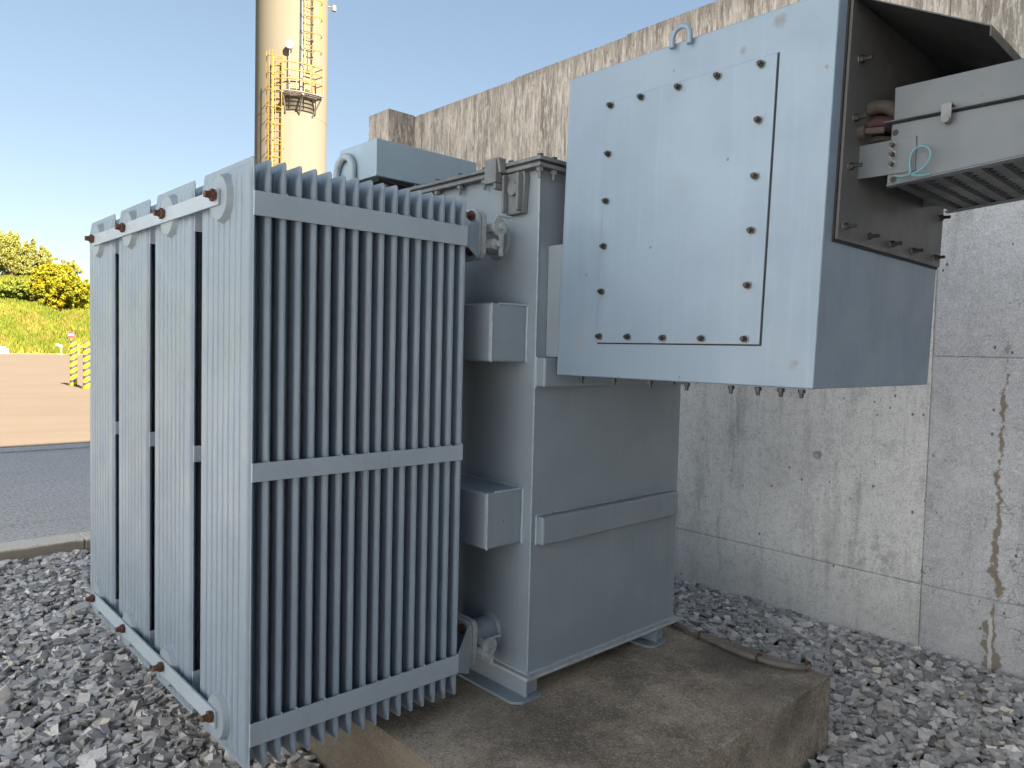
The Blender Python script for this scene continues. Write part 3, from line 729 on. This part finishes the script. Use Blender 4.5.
def ladder(p, z0, z1, c0):
    dp = 7.5*.9; m = MB()
    for q in (-dp, dp): m.cyl(onsilo(p+q, SR+.25, z0), onsilo(p+q, SR+.25, z1), .035, n=6)
    z = z0+.15
    while z < z1: m.cyl(onsilo(p-dp, SR+.25, z), onsilo(p+dp, SR+.25, z), .018, n=5); z += .3
    z = z0+.5
    while z < z1:
        for q in (-dp, dp): m.cyl(onsilo(p+q, SR, z), onsilo(p+q, SR+.25, z), .025, n=5)
        z += 2
    la = m.build('ladder', 'yellow', Si)
    c = MB(); angs = [-95+190*i/8 for i in range(9)]
    base = onsilo(p, SR+.25, 0); out = (onsilo(p, 1, 0) - sc_).normalized(); tan = Vector((-out.y, out.x, 0))
    def cp(a, z): return base + out*(.05+.36*(1+math.cos(R(a)))*1.0) + tan*.37*math.sin(R(a)) + Vector((0,0,z))
    z = c0
    while z <= z1+.01: c.tube([cp(a, z) for a in angs], .022, 5); z += .75
    for a in angs[1::2] + [0]: c.cyl(cp(a, c0), cp(a, z1), .016, n=5)
    c.build('safety_cage', 'yellow', la)
ladder(-18, .2, 14.85, 2.6); ladder(24, 13.3, 24.9, 15.1)
m = MB(); A = [-10+45*i/12 for i in range(13)]
for i in range(46):
    a = -10+45*i/45; b2 = a+.42
    m.prism([onsilo(a, SR+.02, 13.17), onsilo(b2, SR+.02, 13.17), onsilo(b2, SR+.8, 13.17), onsilo(a, SR+.8, 13.17)], (0,0,.03))
for q_ in (.05, .3, .55, .8): m.tube([onsilo(a, SR+q_, 13.17) for a in A], .03, 6)
for a in (-9, 12, 34):
    m.cyl(onsilo(a, SR, 12.35), onsilo(a, SR+.75, 13.15), .04, n=6); m.cyl(onsilo(a, SR, 13.1), onsilo(a, SR+.79, 13.1), .05, n=6)
pf = m.build('platform', 'grating', Si)
m = MB()
for z in (13.7,14.1,14.45): m.tube([onsilo(a, SR+.78, z) for a in A] + [onsilo(35, SR+.1, z)], .028, 6)
for a in (-10, 5, 20, 35): m.cyl(onsilo(a, SR+.78, 13.23), onsilo(a, SR+.78, 14.45), .028, n=6)
m.build('railing', 'yellow', pf)
MB().cyl(onsilo(14, SR+.09, 13.25), onsilo(14, SR+.09, 24.9), .06, n=8).build('riser_pipe', 'pipegrey', Si)
m = MB(); m.cyl(onsilo(-3, SR+.22, 13.2), onsilo(-3, SR+.22, 15.3), .025, n=6); m.cyl(onsilo(-3, SR+.22, 15.4), onsilo(-3, SR+.30, 15.4), .19, n=14); m.build('lamp', 'pipegrey', Si)
m = MB(); m.cyl(onsilo(84, SR, 18.15), onsilo(84, SR+.35, 18.1), .03, n=6); m.cyl(onsilo(84, SR+.28, 17.95), onsilo(84, SR+.28, 18.2), .11, n=10); m.build('lamp', 'pipegrey', Si)

# ------------------------------------------------------------------ yard furniture
def post(x, y, h, label):
    t = thing('bollard', (x, y, .08), label, 'bollard', 'striped bollards on the yard')
    m = MB(); m.cyl((x,y,.10),(x,y,h+.08),.105,n=24); m.cyl((x,y,h+.0801),(x,y,h+.11),.104,.06,n=24); m.build('post', 'stripes', t, smooth=True, origin=(x,y,.1))
    MB().cyl((x,y,.081),(x,y,.0998),.17,n=20).build('base_plate', 'yellow', t)
post(5.90, 27.6, 1.46, 'yellow and black striped bollard in front of the road sign'); post(5.88, 25.8, 1.42, 'yellow and black striped bollard beside the radiator edge, the nearer one')
t = thing('road_sign', (16.9,80,.08), 'round red no entry sign on a thin pole', 'road sign')
MB().cyl((16.9,80,.08),(16.9,80,2.35),.04,n=8).build('pole', 'pipegrey', t)
dd = Vector((-.2,-.98,0)); sg = MB().cyl(Vector((16.9,80,2.05))+dd*.05, Vector((16.9,80,2.05))+dd*.07, .32, n=28).build('sign_disc', 'red', t)
rt = Vector((.98,-.2,0)); c = Vector((16.9,80,2.05))+dd*.0705
MB().prism([c-rt*.22+Vector((0,0,-.06)), c+rt*.22+Vector((0,0,-.06)), c+rt*.22+Vector((0,0,.06)), c-rt*.22+Vector((0,0,.06))], dd*.006).build('white_bar', 'white', sg)
t = thing('barrier_rail', (18.6,83,.08), 'pale yellow steel barrier rail at the foot of the meadow', 'barrier')
m = MB()
for i, xx in enumerate((17.6,18.2,18.8,19.4,20.0)): MB().cyl((xx,83,.08),(xx,83,1.15),.085,n=10).build('post', 'byellow', t)
MB().box(17.5, 20.1, 82.87, 82.91, .85, 1.0).build('rail', 'byellow', t)
o = MB().prism([(11.55,84,.08),(12.6,84,.08),(12.5,84,.55),(12.2,84,.78),(11.7,84,.72)], (0,.7,0)).build('stone_block', 'concblock', None, (12,84.3,.08), bevel=.05); o['label'] = 'white stone block at the far end of the yard'; o['category'] = 'stone block'
o = MB().prism([(15.95,81.5,1.0),(16.45,81.5,.85),(16.45,81.5,1.05),(15.95,81.5,1.2)], (0,.05,0)).cyl((16.4,81.53,.08),(16.4,81.53,.86),.04,n=8).build('marker_board', 'concblock', None, (16.4,81.5,.08)); o['label'] = 'small white slanted marker board on a post near the road sign'; o['category'] = 'marker'

# ------------------------------------------------------------------ hill, meadow, trees
def hz(x, y):
    d = y-86.5
    s = .30*d if d < 30 else 9 + (d-30)*.05
    return .05 + max(0, s)*(1 + .06*math.sin(x*.11)+.04*math.sin(x*.27+1)) + (.25*math.sin(x*.5+y*.3)+.18*math.sin(x*.9-y*.7))*min(1, max(0, d)/6)
xs = [-220+4*i for i in range(111)]; ysl = [86.4 + 1.2*i for i in range(30)] + [125+15*i for i in range(10)]
m = MB(); m.v = [(x,y,hz(x,y) if y > 86.5 else .03) for y in ysl for x in xs]; n = len(xs)
m.f = [(i*n+j, i*n+j+1, (i+1)*n+j+1, (i+1)*n+j) for i in range(len(ysl)-1) for j in range(n-1)]
o = m.build('hill', 'hill', None, (0,100,0), smooth=True); o['kind'] = 'structure'
def quads(name, P, N, size, tint, mat, up=None, parent=None, origin=None, **props):
    """little leaf faces at points P"""
    n = len(P); a = rng.normal(size=(n,3)); a /= np.linalg.norm(a, axis=1)[:,None]
    b_ = np.cross(a, rng.normal(size=(n,3))); b_ /= np.linalg.norm(b_, axis=1)[:,None]
    if up is not None:
        a = np.stack([rng.normal(size=n)*.25, rng.normal(size=n)*.25, np.ones(n)], 1); b_ = np.cross(a, rng.normal(size=(n,3))); b_ /= np.linalg.norm(b_, axis=1)[:,None]; b_ *= up
    s = (size*rng.uniform(.6,1.4,n))[:,None]
    v = np.concatenate([P-a*s*.5, P+b_*s*.32, P+a*s*.5, P-b_*s*.32], 1).reshape(-1,3)
    origin = Vector(tuple(P.mean(0))) if origin is None else Vector(origin)
    v = v - np.array(origin[:])
    me = bpy.data.meshes.new(name); fc = np.arange(4*n).reshape(-1,4); me.from_pydata(v.tolist(), [], fc.tolist()); me.update()
    at = me.attributes.new('tint', 'FLOAT', 'POINT'); at.data.foreach_set('value', np.repeat(tint, 4).astype(np.float32)); me.materials.append(M[mat])
    o = link(name, me, parent, origin)
    for k_, q in props.items(): o[k_] = q
    return o
n = 80000
gx = np.where(rng.uniform(size=n) < .5, rng.uniform(5, 34, n), rng.uniform(-25, 75, n)); gy = 86.6 + 33*rng.uniform(0,1,n)**1.1
gz = np.array([hz(x, y) for x, y in zip(gx, gy)]) + .18
pt = .5+.25*np.sin(gx*.8+gy*.33)+.25*np.sin(gx*.31-gy*.9)
quads('meadow_grass', np.stack([gx,gy,gz],1), None, .62, np.clip(pt+rng.normal(size=n)*.3, 0, 1), 'grass', up=.35, kind='stuff', label='tall yellow green meadow grass on the slope', category='grass')
def tree(name, label, cat, x, y, h, clumps, nl, size, mat, trunk=.18, group=None):
    z = hz(x, y)
    t = thing(name, (x,y,z), label, cat, group)
    tr = MB(); top = Vector((x,y,z+h*.5)); tr.tube([(x,y,z-.3),(x+.1,y,z+h*.25),top], [trunk,trunk*.8,trunk*.5], 8)
    P = []
    for (cx, cy, cz, rx, ry, rz, wt_) in clumps:
        c = np.array((x+cx, y+cy, z+cz)); k = int(nl*wt_)
        tr.tube([(x,y,z+h*.12), (x+cx*.5,y+cy*.5,z+cz*.55), tuple(c)], [trunk*.5,trunk*.35,trunk*.1], 6)
        d = rng.normal(size=(k,3)); d /= np.linalg.norm(d, axis=1)[:,None]; r = rng.uniform(0,1,k)**.45
        # leaf sprays: cluster the points round twigs
        tw = d[rng.integers(0, k, k)]; q = rng.integers(0, max(6, k//45), k)
        tips = rng.normal(size=(max(6, k//45),3)); tips /= np.linalg.norm(tips, axis=1)[:,None]; tips *= rng.uniform(.45,1.08,(len(tips),1))
        pp = tips[q] + d*r[:,None]*.24
        P.append(c + pp*np.array((rx,ry,rz)))
    P = np.vstack(P); tint = np.clip(rng.uniform(0,1,len(P)), 0, 1)
    tr.build('trunk', 'bark', t); quads('crown', P, None, size, tint, mat, parent=t)
def pol(b, d): return d*math.cos(R(b)), d*math.sin(R(b))
cl = []
for (cx, cz, rx, rz) in ((-1.5,6.5,1.6,3.4),(.2,7.2,1.3,3.2),(-3.4,4.6,1.8,2.8),(1.9,5.6,1.3,3.0),(3.4,4.8,1.2,2.6),(3.6,2.6,1.7,1.6),(0,3.2,2.6,2.2),(-4.5,3,1.8,2.0),(1.6,2.0,2.2,1.6),(4.4,1.6,1.2,1.1)):
    cl.append((cx, random.uniform(-1.5,1.5), cz*.60, rx*.72, rx*.72, rz*.66, rx*rz/26))
x, y = pol(81.3, 119); tree('tree', 'pale green loose tree on the hilltop at the left edge', 'tree', x, y, 10, cl, 30000, .19, 'leaf_green', group='trees on the meadow hill')
cl = []
for i in range(16):
    a = random.uniform(0, 6.28); q = random.uniform(.2, 1)
    cl.append((math.cos(a)*2.7*q, math.sin(a)*2.2*q, 1.3+3.7*random.random()*(1-.45*q), 1.5, 1.5, 1.35, .07))
x, y = pol(78.55, 105.5); tree('shrub', 'round bright yellow shrub on the meadow slope', 'shrub', x, y, 5, cl, 18000, .27, 'leaf_yellow', .1, 'trees on the meadow hill')
cl = [(random.uniform(-2.2,2.2), random.uniform(-1,1), .6+random.uniform(0,1.1), 1.3, 1.3, .95, .14) for i in range(8)]
x, y = pol(81.7, 107); tree('shrub', 'low green shrub below the pale green tree', 'shrub', x, y, 2, cl, 6000, .33, 'leaf_dark', .08, 'trees on the meadow hill')
cl = [(random.uniform(-1.4,1.4), random.uniform(-1,1), 1.6+random.uniform(-1.2,1.6), 1.2, 1.2, 1.3, .14) for i in range(8)]
x, y = pol(78.6, 121); tree('tree', 'small green tree showing behind the yellow shrub', 'tree', x, y, 6, cl, 7000, .22, 'leaf_green', .12, 'trees on the meadow hill')
